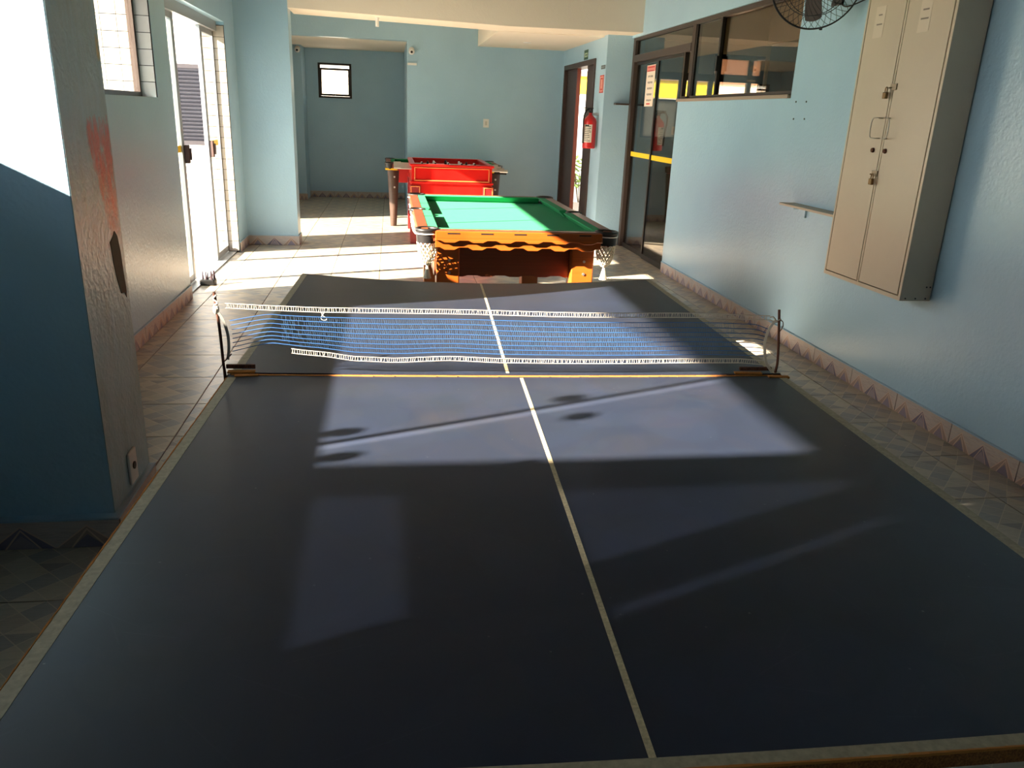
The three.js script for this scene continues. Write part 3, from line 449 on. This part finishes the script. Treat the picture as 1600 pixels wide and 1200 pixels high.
function poolTable(t, o) {                                         // local: x 0..w, z 0..-l, near edge at z = 0
  const { w, l, h } = o, rw = 0.1, bed = h - 0.045;
  const cz = 0.055;                                                // cushion width
  mesh('bed', bx(rw * 0.6, w - rw * 0.6, bed - 0.03, bed, -rw * 0.6, -l + rw * 0.6), felt, t);
  const gap = 0.085, mid = -l / 2;
  const railX = (x0, x1, z0, z1) => mesh('rail', rb(x0, x1, h - 0.06, h + 0.004, z0, z1, 0.006), o.rail, t);
  railX(gap, w - gap, -0.065, 0); railX(gap, w - gap, -l, -l + 0.065);
  for (const [x0, x1] of [[0, 0.065], [w - 0.065, w]]) { railX(x0, x1, mid + gap * 0.6, -gap); railX(x0, x1, -l + gap, mid - gap * 0.6); }
  const nose = (len) => { const s = new THREE.Shape(); s.moveTo(0, 0); s.lineTo(0, -0.045); s.lineTo(0.012, -0.045); s.lineTo(cz, -0.002); s.lineTo(cz - 0.002, 0.002); s.lineTo(0, 0.004); const g = flat(new THREE.ExtrudeGeometry(s, { depth: len, bevelEnabled: false })); return g; };
  const cush = (len, turn, x, z) => { const g = nose(len); g.rotateY(turn); g.translate(x, h, z); mesh('cushion', metreUV(g), cushionMat, t); };
  cush(w - 2 * gap - 0.05, Math.PI / 2, gap + 0.025, -0.065);      // near rail: nose points to -z
  cush(w - 2 * gap - 0.05, -Math.PI / 2, w - gap - 0.025, -l + 0.065);
  const sl = l / 2 - gap * 1.6 - 0.05;
  for (const z of [mid + gap * 0.6 + 0.025, -l + gap + 0.025]) { cush(sl, 0, 0.065, z); cush(sl, Math.PI, w - 0.065, z + sl); }
  if (o.scallops) {
    const strip = (yt, yb, amp, z, wv) => { const g = extr(scallop(0.1, w - 0.1, yt, yb, amp, wv), 0.018, 0.002); g.translate(0, 0, z); return g; };
    mesh('apron', strip(h - 0.002, h - 0.055, 0.012, 0.0, 6), o.apron, t).userData.label = 'scalloped upper front board';
    mesh('apron', strip(h - 0.05, h - 0.098, 0.014, -0.02, 6), o.apron, t).userData.label = 'scalloped lower front board';
    mesh('front_panel', (() => { const g = extr(scallop(0.16, w - 0.16, h - 0.07, h - 0.285, 0.008, 5), 0.02); g.translate(0, 0, -0.175); return g; })(), o.dark, t);
    for (const x of [0.02, w - 0.04]) { const g = extr(scallop(0.1, l - 0.1, h - 0.05, h - 0.098, 0.014, 8), 0.02, 0.002); g.rotateY(Math.PI / 2); g.translate(x, 0, 0); mesh('side_apron', g, o.apron, t); const p = extr(scallop(0.14, l - 0.14, h - 0.07, h - 0.285, 0.008, 9), 0.02); p.rotateY(Math.PI / 2); p.translate(x < 0.1 ? 0.1 : w - 0.12, 0, 0); mesh('side_panel', p, o.dark, t); }
    const bk = extr(scallop(0.16, w - 0.16, h - 0.07, h - 0.285, 0.008, 5), 0.02); bk.translate(0, 0, -l + 0.08); mesh('back_panel', bk, o.dark, t);
    for (let i = 0; i < 5; i++) mesh('inlay', bx(0.2 + i * (w - 0.4) / 4 - 0.035, 0.2 + i * (w - 0.4) / 4 + 0.035, h - 0.014, h - 0.007, 0.0195, 0.0212), M.black, t);
  } else {
    mesh('apron', [rb(0.03, w - 0.03, h - 0.24, h - 0.06, -0.06, -0.03, 0.004), rb(0.03, w - 0.03, h - 0.24, h - 0.06, -l + 0.03, -l + 0.06, 0.004), rb(0.03, 0.06, h - 0.24, h - 0.06, -l + 0.06, -0.06, 0.004), rb(w - 0.06, w - 0.03, h - 0.24, h - 0.06, -l + 0.06, -0.06, 0.004)], o.apron, t);
    for (const x of [-0.004, w - 0.15]) mesh('corner_strip', rb(x, x + 0.154, h - 0.085, h - 0.062, -0.1, 0.004, 0.003), M.yellow, t);
  }
  for (const [x, z, mx, mz] of [[0, 0, 1, -1], [w, 0, -1, -1], [0, -l, 1, 1], [w, -l, -1, 1]]) {
    const cx = x + mx * 0.055, cz2 = z + mz * 0.055;
    const ring = flat(new THREE.CylinderGeometry(0.066, 0.06, 0.07, 24, 1, true)); ring.translate(cx, h - 0.037, cz2); const lip = flat(new THREE.TorusGeometry(0.061, 0.011, 8, 28)); lip.rotateX(Math.PI / 2); lip.translate(cx, h, cz2);
    const p = mesh('pocket', [ring, lip], M.leather, t); p.material.side = THREE.DoubleSide;
    if (o.nets) { const trim = flat(new THREE.TorusGeometry(0.0665, 0.004, 6, 28)); trim.rotateX(Math.PI / 2); trim.translate(cx, h - 0.02, cz2); mesh('pocket_trim', trim, M.white, p); pocketNet(p, cx, h - 0.07, cz2, 0.13, 0.058, true); }
  }
  if (o.nets) for (const x of [0.03, w - 0.03]) { const lip = flat(new THREE.TorusGeometry(0.05, 0.01, 8, 24)); lip.rotateX(Math.PI / 2); lip.translate(x, h - 0.004, mid); const p = mesh('pocket', lip, M.leather, t); pocketNet(p, x, h - 0.05, mid, 0.12, 0.045, false); }
}
{
  const t = thing('pool_table', 'green felt pool table of orange wood behind the table tennis table', 'pool table', [-0.19, 0, -2.46]);
  const w = 1.16, l = 2.1, h = 0.8;
  poolTable(t, { w, l, h, rail: M.varnishDark, apron: M.varnish, dark: M.varnishDark, scallops: true, nets: true });
  for (const [x, z] of [[0.11, -0.09], [w - 0.245, -0.09], [0.11, -l + 0.225], [w - 0.245, -l + 0.225]]) {
    const g = mesh('leg', rb(x, x + 0.135, 0, h - 0.06, z - 0.135, z, 0.008), M.varnish, t);
    for (const y of [0.62, 0.545]) mesh('bolt', cyl(0.008, 0.008, 0.006, x + 0.075, y, z + 0.002, 10, 'z'), M.steel, g);
  }
}
{
  const t = thing('pool_table', 'dark legged pool table with red sides standing before the back wall', 'pool table', [-0.4, 0, -8.5]);
  const w = 1.5, l = 1.06, h = 0.8;
  const dk = std({ map: woodTex(70, 48, 36, 26), roughness: 0.5 });
  poolTable(t, { w, l, h, rail: M.varnishDark, apron: M.red, dark: dk, scallops: false, nets: false });
  for (const [x, z] of [[0.02, -0.02], [w - 0.17, -0.02], [0.02, -l + 0.17], [w - 0.17, -l + 0.17]]) {
    const g = new THREE.CylinderGeometry(0.105, 0.055, h - 0.09, 4); g.rotateY(Math.PI / 4); g.translate(x + 0.075, (h - 0.09) / 2, z - 0.075); const leg = mesh('leg', metreUV(flat(g)), dk, t);
    for (const y of [0.63, 0.5]) mesh('bolt', cyl(0.012, 0.012, 0.02, x + 0.09, y, z - 0.005, 10, 'z'), M.steel, leg);
  }
  mesh('corner_cap', rb(w - 0.1, w + 0.06, h - 0.1, h - 0.07, -0.16, 0.02, 0.005), M.black, t);
}
{
  const t = thing('table_football', 'glossy red table football cabinet between the two pool tables', 'table football', [-0.125, 0, -7.1]);
  const w = 0.945, l = 1.34, top = 0.885, rd = std({ map: fieldTex(256, blotch, tint(196, 22, 16, 20), 0.7, true), roughness: 0.28 }), trimM = std({ color: C(0.72, 0.2, 0.06), roughness: 0.35 }), dk = std({ color: C(0.24, 0.012, 0.012), roughness: 0.4 });
  mesh('cabinet', [bx(0.02, w - 0.02, 0.48, 0.74, -0.03, -l + 0.03), bx(0.02, w - 0.02, 0.74, top - 0.02, -0.05, -0.03), bx(0.02, w - 0.02, 0.74, top - 0.02, -l + 0.03, -l + 0.05), bx(0.02, 0.04, 0.74, top - 0.02, -l + 0.05, -0.05), bx(w - 0.04, w - 0.02, 0.74, top - 0.02, -l + 0.05, -0.05)], rd, t);
  mesh('playfield', bx(0.04, w - 0.04, 0.74, 0.745, -0.05, -l + 0.05), dk, t);
  mesh('rim', [rb(0, w, top - 0.025, top, -0.06, 0, 0.006), rb(0, w, top - 0.025, top, -l, -l + 0.06, 0.006), rb(0, 0.06, top - 0.025, top, -l + 0.06, -0.06, 0.006), rb(w - 0.06, w, top - 0.025, top, -l + 0.06, -0.06, 0.006)], rd, t);
  mesh('panel_trim', [rb(0.05, w - 0.05, 0.84, 0.85, -0.03, -0.016, 0.003), rb(0.05, w - 0.05, 0.70, 0.712, -0.03, -0.012, 0.003), rb(0.05, 0.06, 0.712, 0.84, -0.03, -0.016, 0.003), rb(w - 0.06, w - 0.05, 0.712, 0.84, -0.03, -0.016, 0.003)], trimM, t);
  mesh('ledge', rb(0.005, w - 0.005, 0.675, 0.695, -l + 0.02, -0.005, 0.004), rd, t);
  for (const [x, z] of [[0, 0], [w - 0.12, 0], [0, -l + 0.12], [w - 0.12, -l + 0.12]]) {
    const leg = mesh('leg', rb(x, x + 0.12, 0, 0.65, z - 0.12, z, 0.006), dk, t);
    if (z === 0) mesh('leg_trim', [rb(x + 0.008, x + 0.112, 0.635, 0.645, -0.002, 0.005, 0.002), rb(x + 0.008, x + 0.018, 0.45, 0.635, -0.002, 0.005, 0.002), rb(x + 0.102, x + 0.112, 0.45, 0.635, -0.002, 0.005, 0.002)], trimM, leg);
  }
  for (let i = 0; i < 8; i++) {
    const z = -0.16 - i * 0.146, rod = mesh('rod', [cyl(0.008, 0.008, w + 0.2, w / 2, 0.82, z, 10, 'x'), cyl(0.016, 0.018, 0.09, i % 2 ? -0.13 : w + 0.13, 0.82, z, 12, 'x')], M.steel, t), k = [1, 2, 3, 5, 5, 3, 2, 1][i];
    for (let j = 0; j < k; j++) { const x = w * (j + 1) / (k + 1); mesh('player', [rb(x - 0.014, x + 0.014, 0.765, 0.852, z - 0.01, z + 0.01, 0.005), flat(new THREE.SphereGeometry(0.013, 8, 6).translate(x, 0.858, z))], i % 2 ? M.black : M.white, rod); }
  }
}

// ---------------------------------------------------------------- steel locker on the right wall
{
  const t = thing('steel_locker', 'tall beige steel locker with two padlocked doors hung on the right wall', 'locker', [2.176, 0.626, -2.253]);
  const beige = std({ map: fieldTex(256, blotch, tint(206, 190, 166, 8), 1.2, true), roughness: 0.36 });
  const D = 0.166, Wz = 0.735, Hh = 1.66;                          // local x 0 (front) .. D, z 0 (far) .. Wz (near)
  mesh('body', [bx(0.06, D, 0.012, Hh - 0.012, 0.012, Wz - 0.012), bx(0, D, 0, 0.02, 0, Wz), bx(0, D, Hh - 0.02, Hh, 0, Wz), bx(0, D, 0.02, Hh - 0.02, 0, 0.014), bx(0, D, 0.02, Hh - 0.02, Wz - 0.018, Wz)], beige, t);
  mesh('wall_cleat', [bx(D, 0.1715, 0.3, 0.34, 0.1, Wz - 0.1), bx(D, 0.1715, 1.3, 1.34, 0.1, Wz - 0.1)], beige, t);
  const zc = 0.352;
  mesh('centre_post', bx(0.0, 0.06, 0.02, Hh - 0.02, zc - 0.006, zc + 0.006), beige, t);
  const doors = [[0.02, zc - 0.011], [zc + 0.011, Wz - 0.025]].map(([a, b]) => mesh('door', rb(-0.001, 0.009, 0.0255, Hh - 0.0255, a, b, 0.0025), beige, t));
  const wire = std({ color: C(0.5, 0.46, 0.4), roughness: 0.4, metalness: 0.6 });
  const loop = (z0, z1, y0, y1) => tube([V(0, y0, z0), V(-0.022, y0, z0), V(-0.03, y0, z0 + (z1 - z0) * 0.3), V(-0.032, y0 + 0.012, z1), V(-0.032, y1 - 0.012, z1), V(-0.03, y1, z0 + (z1 - z0) * 0.3), V(-0.022, y1, z0), V(0, y1, z0)], 0.0032, 48, 7);
  mesh('handle', loop(zc - 0.032, zc - 0.078, 0.765, 0.865), wire, doors[0]); mesh('handle', loop(zc + 0.03, zc + 0.072, 0.765, 0.865), wire, doors[1]);
  for (const [d, z] of [[0, zc - 0.07], [1, zc + 0.04]]) mesh('key_lock', cyl(0.011, 0.013, 0.012, -0.005, 0.705, z, 16, 'x'), M.rust, doors[d]);
  const brass = std({ color: C(0.2, 0.12, 0.05), roughness: 0.4, metalness: 0.7 });
  for (const [y, z, s] of [[1.0, zc + 0.01, -1], [0.575, zc - 0.02, 1]]) {
    mesh('hasp', [rb(-0.008, 0, y, y + 0.03, z - 0.02, z + 0.03, 0.002), bar(V(-0.004, y + 0.01, z - 0.01), V(-0.02, y + 0.01, z - 0.01), 0.004)], std({ color: C(0.3, 0.24, 0.17), roughness: 0.5, metalness: 0.6 }), t);
    const pz = s < 0 ? z - 0.03 : z + 0.012; mesh('padlock', [rb(-0.03, -0.012, y - 0.042, y - 0.01, pz - 0.014, pz + 0.014, 0.004), tube([V(-0.02, y - 0.012, pz - 0.009), V(-0.02, y + 0.008, pz - 0.008), V(-0.02, y + 0.014, pz), V(-0.02, y + 0.008, pz + 0.008), V(-0.02, y - 0.012, pz + 0.009)], 0.0028, 20, 6)], brass, t);
  }
  for (const [y, x] of [[0.07, 0.135], [0.07, 0.155], [0.012, 0.03], [0.012, 0.085], [0.012, 0.14]]) mesh('rivet', cyl(0.004, 0.004, 0.003, x, y, Wz + 0.001, 8, 'z'), M.black, t);
  const note = (lines) => tex(canvas(128, 200, (g) => { g.fillStyle = '#dccdb8'; g.fillRect(0, 0, 128, 200); g.fillStyle = 'rgba(90,80,70,0.65)'; for (const [y, a, b] of lines) g.fillRect(a, y, b - a, 9); }));
  const paper = (d, z, y, w, h, lines) => { const g = new THREE.BoxGeometry(0.0008, h, w); g.translate(-0.0016, y, z); mesh('paper_note', g, std({ map: note(lines), roughness: 0.8 }), doors[d]); };
  paper(0, 0.135, 1.335, 0.085, 0.15, [[50, 40, 90], [110, 30, 105]]); paper(1, 0.51, 1.335, 0.085, 0.16, [[70, 30, 100], [120, 20, 108]]);
}
// narrow shelf behind the locker
{
  const s = thing('wall_shelf', 'narrow thin shelf on the right wall behind the locker', 'shelf');
  mesh('board', rb(2.24, 2.35, 0.935, 0.95, -3.05, -2.2, 0.003), std({ color: C(0.55, 0.46, 0.36), roughness: 0.6 }), s);
  mesh('bracket', [rb(2.335, 2.35, 0.87, 0.935, -2.88, -2.865, 0.002), rb(2.25, 2.35, 0.925, 0.935, -2.88, -2.865, 0.002)], M.wall, s);
  mesh('bracket', [rb(2.335, 2.35, 0.87, 0.935, -2.33, -2.315, 0.002), rb(2.25, 2.35, 0.925, 0.935, -2.33, -2.315, 0.002)], M.wall, s);
}

// ---------------------------------------------------------------- wall fan
{
  const fwd = V(0.1496088, -0.32206436, -0.93482178), rt = V(0.98868621, 0.03839566, 0.14500121), up = V(0.01080662, 0.94593886, -0.32416492);
  const c = V(-0.33764, 1.42757, 2.02304).add(fwd.clone().addScaledVector(rt, (1276 - 800) / 1229.35).addScaledVector(up, (600 + 30) / 1229.35).multiplyScalar(4.55));
  const f = thing('wall_fan', 'black wall fan with spiral wire cage above the locker', 'fan', [c.x, c.y, c.z]);
  f.quaternion.setFromUnitVectors(V(0, 0, 1), V(-0.62, -0.12, 0.78).normalize());
  const R = 0.255, wire = std({ color: C(0.02, 0.02, 0.022), roughness: 0.45, metalness: 0.4 });
  const ring = (r, z, t) => { const g = flat(new THREE.TorusGeometry(r, t, 6, 64)); g.translate(0, 0, z); return g; };
  mesh('cage_ring', [ring(R, 0, 0.0045), ring(R * 0.99, -0.012, 0.003)], wire, f);
  const front = [ring(R * 0.72, 0.05, 0.0022), ring(R * 0.3, 0.075, 0.0022)], rear = [ring(R * 0.72, -0.075, 0.0022)];
  for (let i = 0; i < 40; i++) {
    const a = i / 40 * 6.2832, P = (r, z, da) => V(Math.cos(a + da) * r, Math.sin(a + da) * r, z);
    front.push(tube([P(0.055, 0.085, 0), P(R * 0.5, 0.07, 0.25), P(R * 0.85, 0.035, 0.5), P(R, 0, 0.6)], 0.0013, 10, 4));
    rear.push(tube([P(0.05, -0.1, 0), P(R * 0.5, -0.095, -0.25), P(R * 0.85, -0.06, -0.45), P(R, -0.008, -0.5)], 0.0013, 10, 4));
  }
  mesh('front_cage', front, wire, f); mesh('rear_cage', rear, wire, f);
  mesh('hub', [cyl(0.05, 0.055, 0.05, 0, 0, 0.08, 24, 'z'), cyl(0.03, 0.03, 0.1, 0, 0, 0, 16, 'z')], M.black, f);
  for (let i = 0; i < 3; i++) { const s = new THREE.Shape(); s.moveTo(0.02, -0.02); s.quadraticCurveTo(0.1, -0.075, 0.21, -0.04); s.quadraticCurveTo(0.225, 0.03, 0.19, 0.07); s.quadraticCurveTo(0.09, 0.06, 0.02, 0.02); const g = flat(new THREE.ExtrudeGeometry(s, { depth: 0.003, bevelEnabled: false, curveSegments: 8 })); g.rotateX(0.45); g.rotateZ(i * 2.094 + 0.55); mesh('blade', g, std({ color: C(0.03, 0.014, 0.011), roughness: 0.6 }), f); }
  mesh('motor', [cyl(0.07, 0.055, 0.13, 0, 0, -0.15, 24, 'z')], M.black, f);
  mesh('clip', rb(0.06, 0.075, -R - 0.004, -R + 0.014, -0.01, 0.012, 0.002), M.black, f);
  // arm to the wall, in the fan's own axes
  f.updateMatrixWorld(); const inv = f.matrixWorld.clone().invert(), m0 = V(0, 0, -0.2), wallAt = V(2.35, c.y - 0.02, c.z - 0.15).applyMatrix4(inv);
  mesh('arm', tube([m0, m0.clone().lerp(wallAt, 0.5), wallAt], 0.02, 16, 10), M.black, f);
  const pl = V(2.345, c.y - 0.02, c.z - 0.15).applyMatrix4(inv), plate = new RoundedBoxGeometry(0.02, 0.16, 0.12, 2, 0.008); plate.applyQuaternion(f.quaternion.clone().invert()); plate.translate(pl.x, pl.y, pl.z); mesh('wall_plate', plate, M.black, f);
  const cord = [V(2.34, c.y - 0.09, c.z - 0.12), V(2.3, c.y - 0.13, c.z + 0.05), V(2.34, c.y - 0.1, c.z + 0.2)].map((v) => v.applyMatrix4(inv)); mesh('cord', tube(cord, 0.004, 16, 6), wire, f);
}

// ---------------------------------------------------------------- things on the far walls
{
  const e = thing('fire_extinguisher', 'red fire extinguisher with white label hung on the wall by the far door', 'extinguisher', [1.975, 1.1, -7.44]);
  const pr = [[0, 0], [0.07, 0.002], [0.075, 0.012], [0.075, 0.3], [0.068, 0.33], [0.04, 0.36], [0.022, 0.375], [0.02, 0.4], [0, 0.4]].map(([x, y]) => new THREE.Vector2(x, y));
  const body = mesh('cylinder', new THREE.LatheGeometry(pr, 28), M.red, e);
  const lb = new THREE.CylinderGeometry(0.0758, 0.0758, 0.2, 16, 1, true, -1.2, 1.35); lb.translate(0, 0.17, 0);
  mesh('label', lb, std({ map: tex(canvas(128, 160, (g) => { g.fillStyle = '#d8d2c2'; g.fillRect(0, 0, 128, 160); g.fillStyle = '#3a3a34'; for (let i = 0; i < 9; i++) g.fillRect(14, 14 + i * 16, 60 + rnd() * 40, 6); g.fillStyle = '#20241f'; g.fillRect(20, 2, 60, 14); })), roughness: 0.5, side: THREE.DoubleSide }), body);
  mesh('valve', [rb(-0.02, 0.02, 0.4, 0.44, -0.018, 0.018, 0.004), rb(-0.09, 0.03, 0.445, 0.455, -0.012, 0.012, 0.003), rb(-0.085, 0.02, 0.425, 0.433, -0.01, 0.01, 0.002)], M.black, e);
  mesh('hose', tube([V(0, 0.42, 0.03), V(-0.05, 0.44, 0.06), V(-0.09, 0.36, 0.06), V(-0.085, 0.2, 0.04), V(-0.08, 0.06, 0.03)], 0.01, 30, 8), M.black, e);
  mesh('bracket', rb(0.02, 0.097, 0.37, 0.4, -0.015, 0.015, 0.003), M.steel, e);
  const sign = (name, label, x0, y0, y1, z0, z1, draw) => { const s = thing(name, label, 'sign'); const g = new THREE.BoxGeometry(0.004, y1 - y0, Math.abs(z1 - z0)); g.translate(x0, (y0 + y1) / 2, (z0 + z1) / 2); mesh('plate', g, std({ map: tex(canvas(128, 192, draw)), roughness: 0.5 }), s); };
  sign('exit_sign', 'small green sign above the far dark door', 2.067, 2.125, 2.235, -8.35, -8.15, (g) => { g.fillStyle = '#1c4a34'; g.fillRect(0, 0, 128, 192); g.fillStyle = '#b9cdb0'; g.fillRect(16, 60, 96, 84); g.fillStyle = '#1c4a34'; g.beginPath(); g.moveTo(34, 102); g.lineTo(70, 76); g.lineTo(70, 92); g.lineTo(98, 92); g.lineTo(98, 112); g.lineTo(70, 112); g.lineTo(70, 128); g.fill(); });
  sign('fire_sign', 'red and white sign above the fire extinguisher', 2.067, 1.72, 1.91, -7.47, -7.3, (g) => { g.fillStyle = '#c03a2c'; g.fillRect(0, 0, 128, 192); g.strokeStyle = '#e9c9b8'; g.lineWidth = 8; g.strokeRect(18, 20, 92, 152); g.fillStyle = '#efd0b8'; g.fillRect(54, 46, 22, 100); });
  sign('grey_plate', 'small grey plate on the wall above the red sign', 2.067, 1.975, 2.015, -7.45, -7.28, (g) => { g.fillStyle = '#4a5054'; g.fillRect(0, 0, 128, 192); g.fillStyle = '#7d8488'; g.fillRect(10, 60, 108, 70); });
  const n = thing('notice_sheet', 'long white notice with red heading stuck on the glass door', 'notice'); const g = new THREE.BoxGeometry(0.001, 0.415, 0.29); g.translate(2.4075, 1.79, -6.645);
  mesh('sheet', g, std({ map: tex(canvas(256, 512, (c) => { c.fillStyle = '#e8dccb'; c.fillRect(0, 0, 256, 512); c.fillStyle = '#dd8a80'; c.fillRect(0, 8, 256, 70); c.fillStyle = '#c23a34'; c.fillRect(30, 20, 200, 14); c.fillRect(20, 66, 200, 12); c.fillStyle = '#6a645c'; for (let i = 0; i < 5; i++) for (let j = 0; j < 6; j++) c.fillRect(52 + j * 25 + rnd() * 4, 128 + i * 74, 17, 20 + rnd() * 6); c.fillStyle = '#cf5a50'; c.fillRect(60, 470, 110, 20); })), roughness: 0.7 }), n);
  const led = thing('wall_ledge', 'short brown ledge on the wall end beside the glass door', 'ledge'); mesh('board', rb(2.19, 2.345, 1.595, 1.612, -7.25, -7.15, 0.003), M.frameBrown, led);
  const sw = thing('light_switch', 'white switch plate on the back wall', 'switch'); mesh('plate', rb(0.96, 1.04, 1.26, 1.375, -9.6, -9.59, 0.004), M.white, sw); mesh('rocker', rb(0.985, 1.015, 1.29, 1.345, -9.591, -9.585, 0.002), std({ color: C(0.6, 0.58, 0.53), roughness: 0.5 }), sw);
  const cam = (label, x, y, z) => { const o = thing('security_camera', label, 'camera', [x, y, z], 0, 'security cameras'); mesh('base', cyl(0.035, 0.04, 0.02, 0, 0.02, 0.012, 20, 'z'), M.white, o); const d = mesh('housing', flat(new THREE.SphereGeometry(0.042, 20, 14).translate(0, 0, 0.045)), M.white, o); mesh('lens', cyl(0.016, 0.016, 0.01, 0, -0.008, 0.088, 16, 'z'), M.black, d); return o; };
  cam('small white dome camera at the edge of the recess', -0.04, 2.2, -9.6); cam('small white dome camera in the left corner of the recess', -1.74, 2.27, -11.5);
  const bl = thing('emergency_light', 'small white bar fixed to the back wall below the camera', 'light'); mesh('housing', rb(-0.095, 0.03, 2.03, 2.06, -9.6, -9.57, 0.006), M.white, bl);
  const pi = thing('pipe_stub', 'white pipe end hanging below the cream beam', 'pipe'); mesh('pipe', cyl(0.018, 0.018, 0.1, -0.46, 2.31, -7.1, 16), M.white, pi); mesh('collar', cyl(0.024, 0.024, 0.012, -0.46, 2.343, -7.1, 16), M.white, pi);
  const ou = thing('wall_outlet', 'white power outlet low on the near pier', 'outlet'); mesh('plate', rb(-1.272, -1.262, 0.125, 0.245, -0.766, -0.688, 0.004), M.white, ou); mesh('socket', cyl(0.014, 0.014, 0.006, -1.261, 0.188, -0.727, 16, 'x'), M.black, ou);
  const dr = thing('door_stop', 'small dark spiky boot scraper on the floor by the left doorway', 'scraper', [-1.84, 0, -4.75]); mesh('base', rb(-0.07, 0.05, 0, 0.05, -0.05, 0.05, 0.012), M.black, dr);
  const sp = []; for (let i = 0; i < 9; i++) sp.push(cyl(0.003, 0.008, 0.07, rr(-0.06, 0.04), 0.08, rr(-0.04, 0.04), 6)); mesh('bristles', sp, std({ color: C(0.06, 0.03, 0.04), roughness: 0.8 }), dr);
}

scene.traverse((o) => { if (o.isMesh) { o.castShadow = true; o.receiveShadow = true; } });
renderer.render(scene, camera);
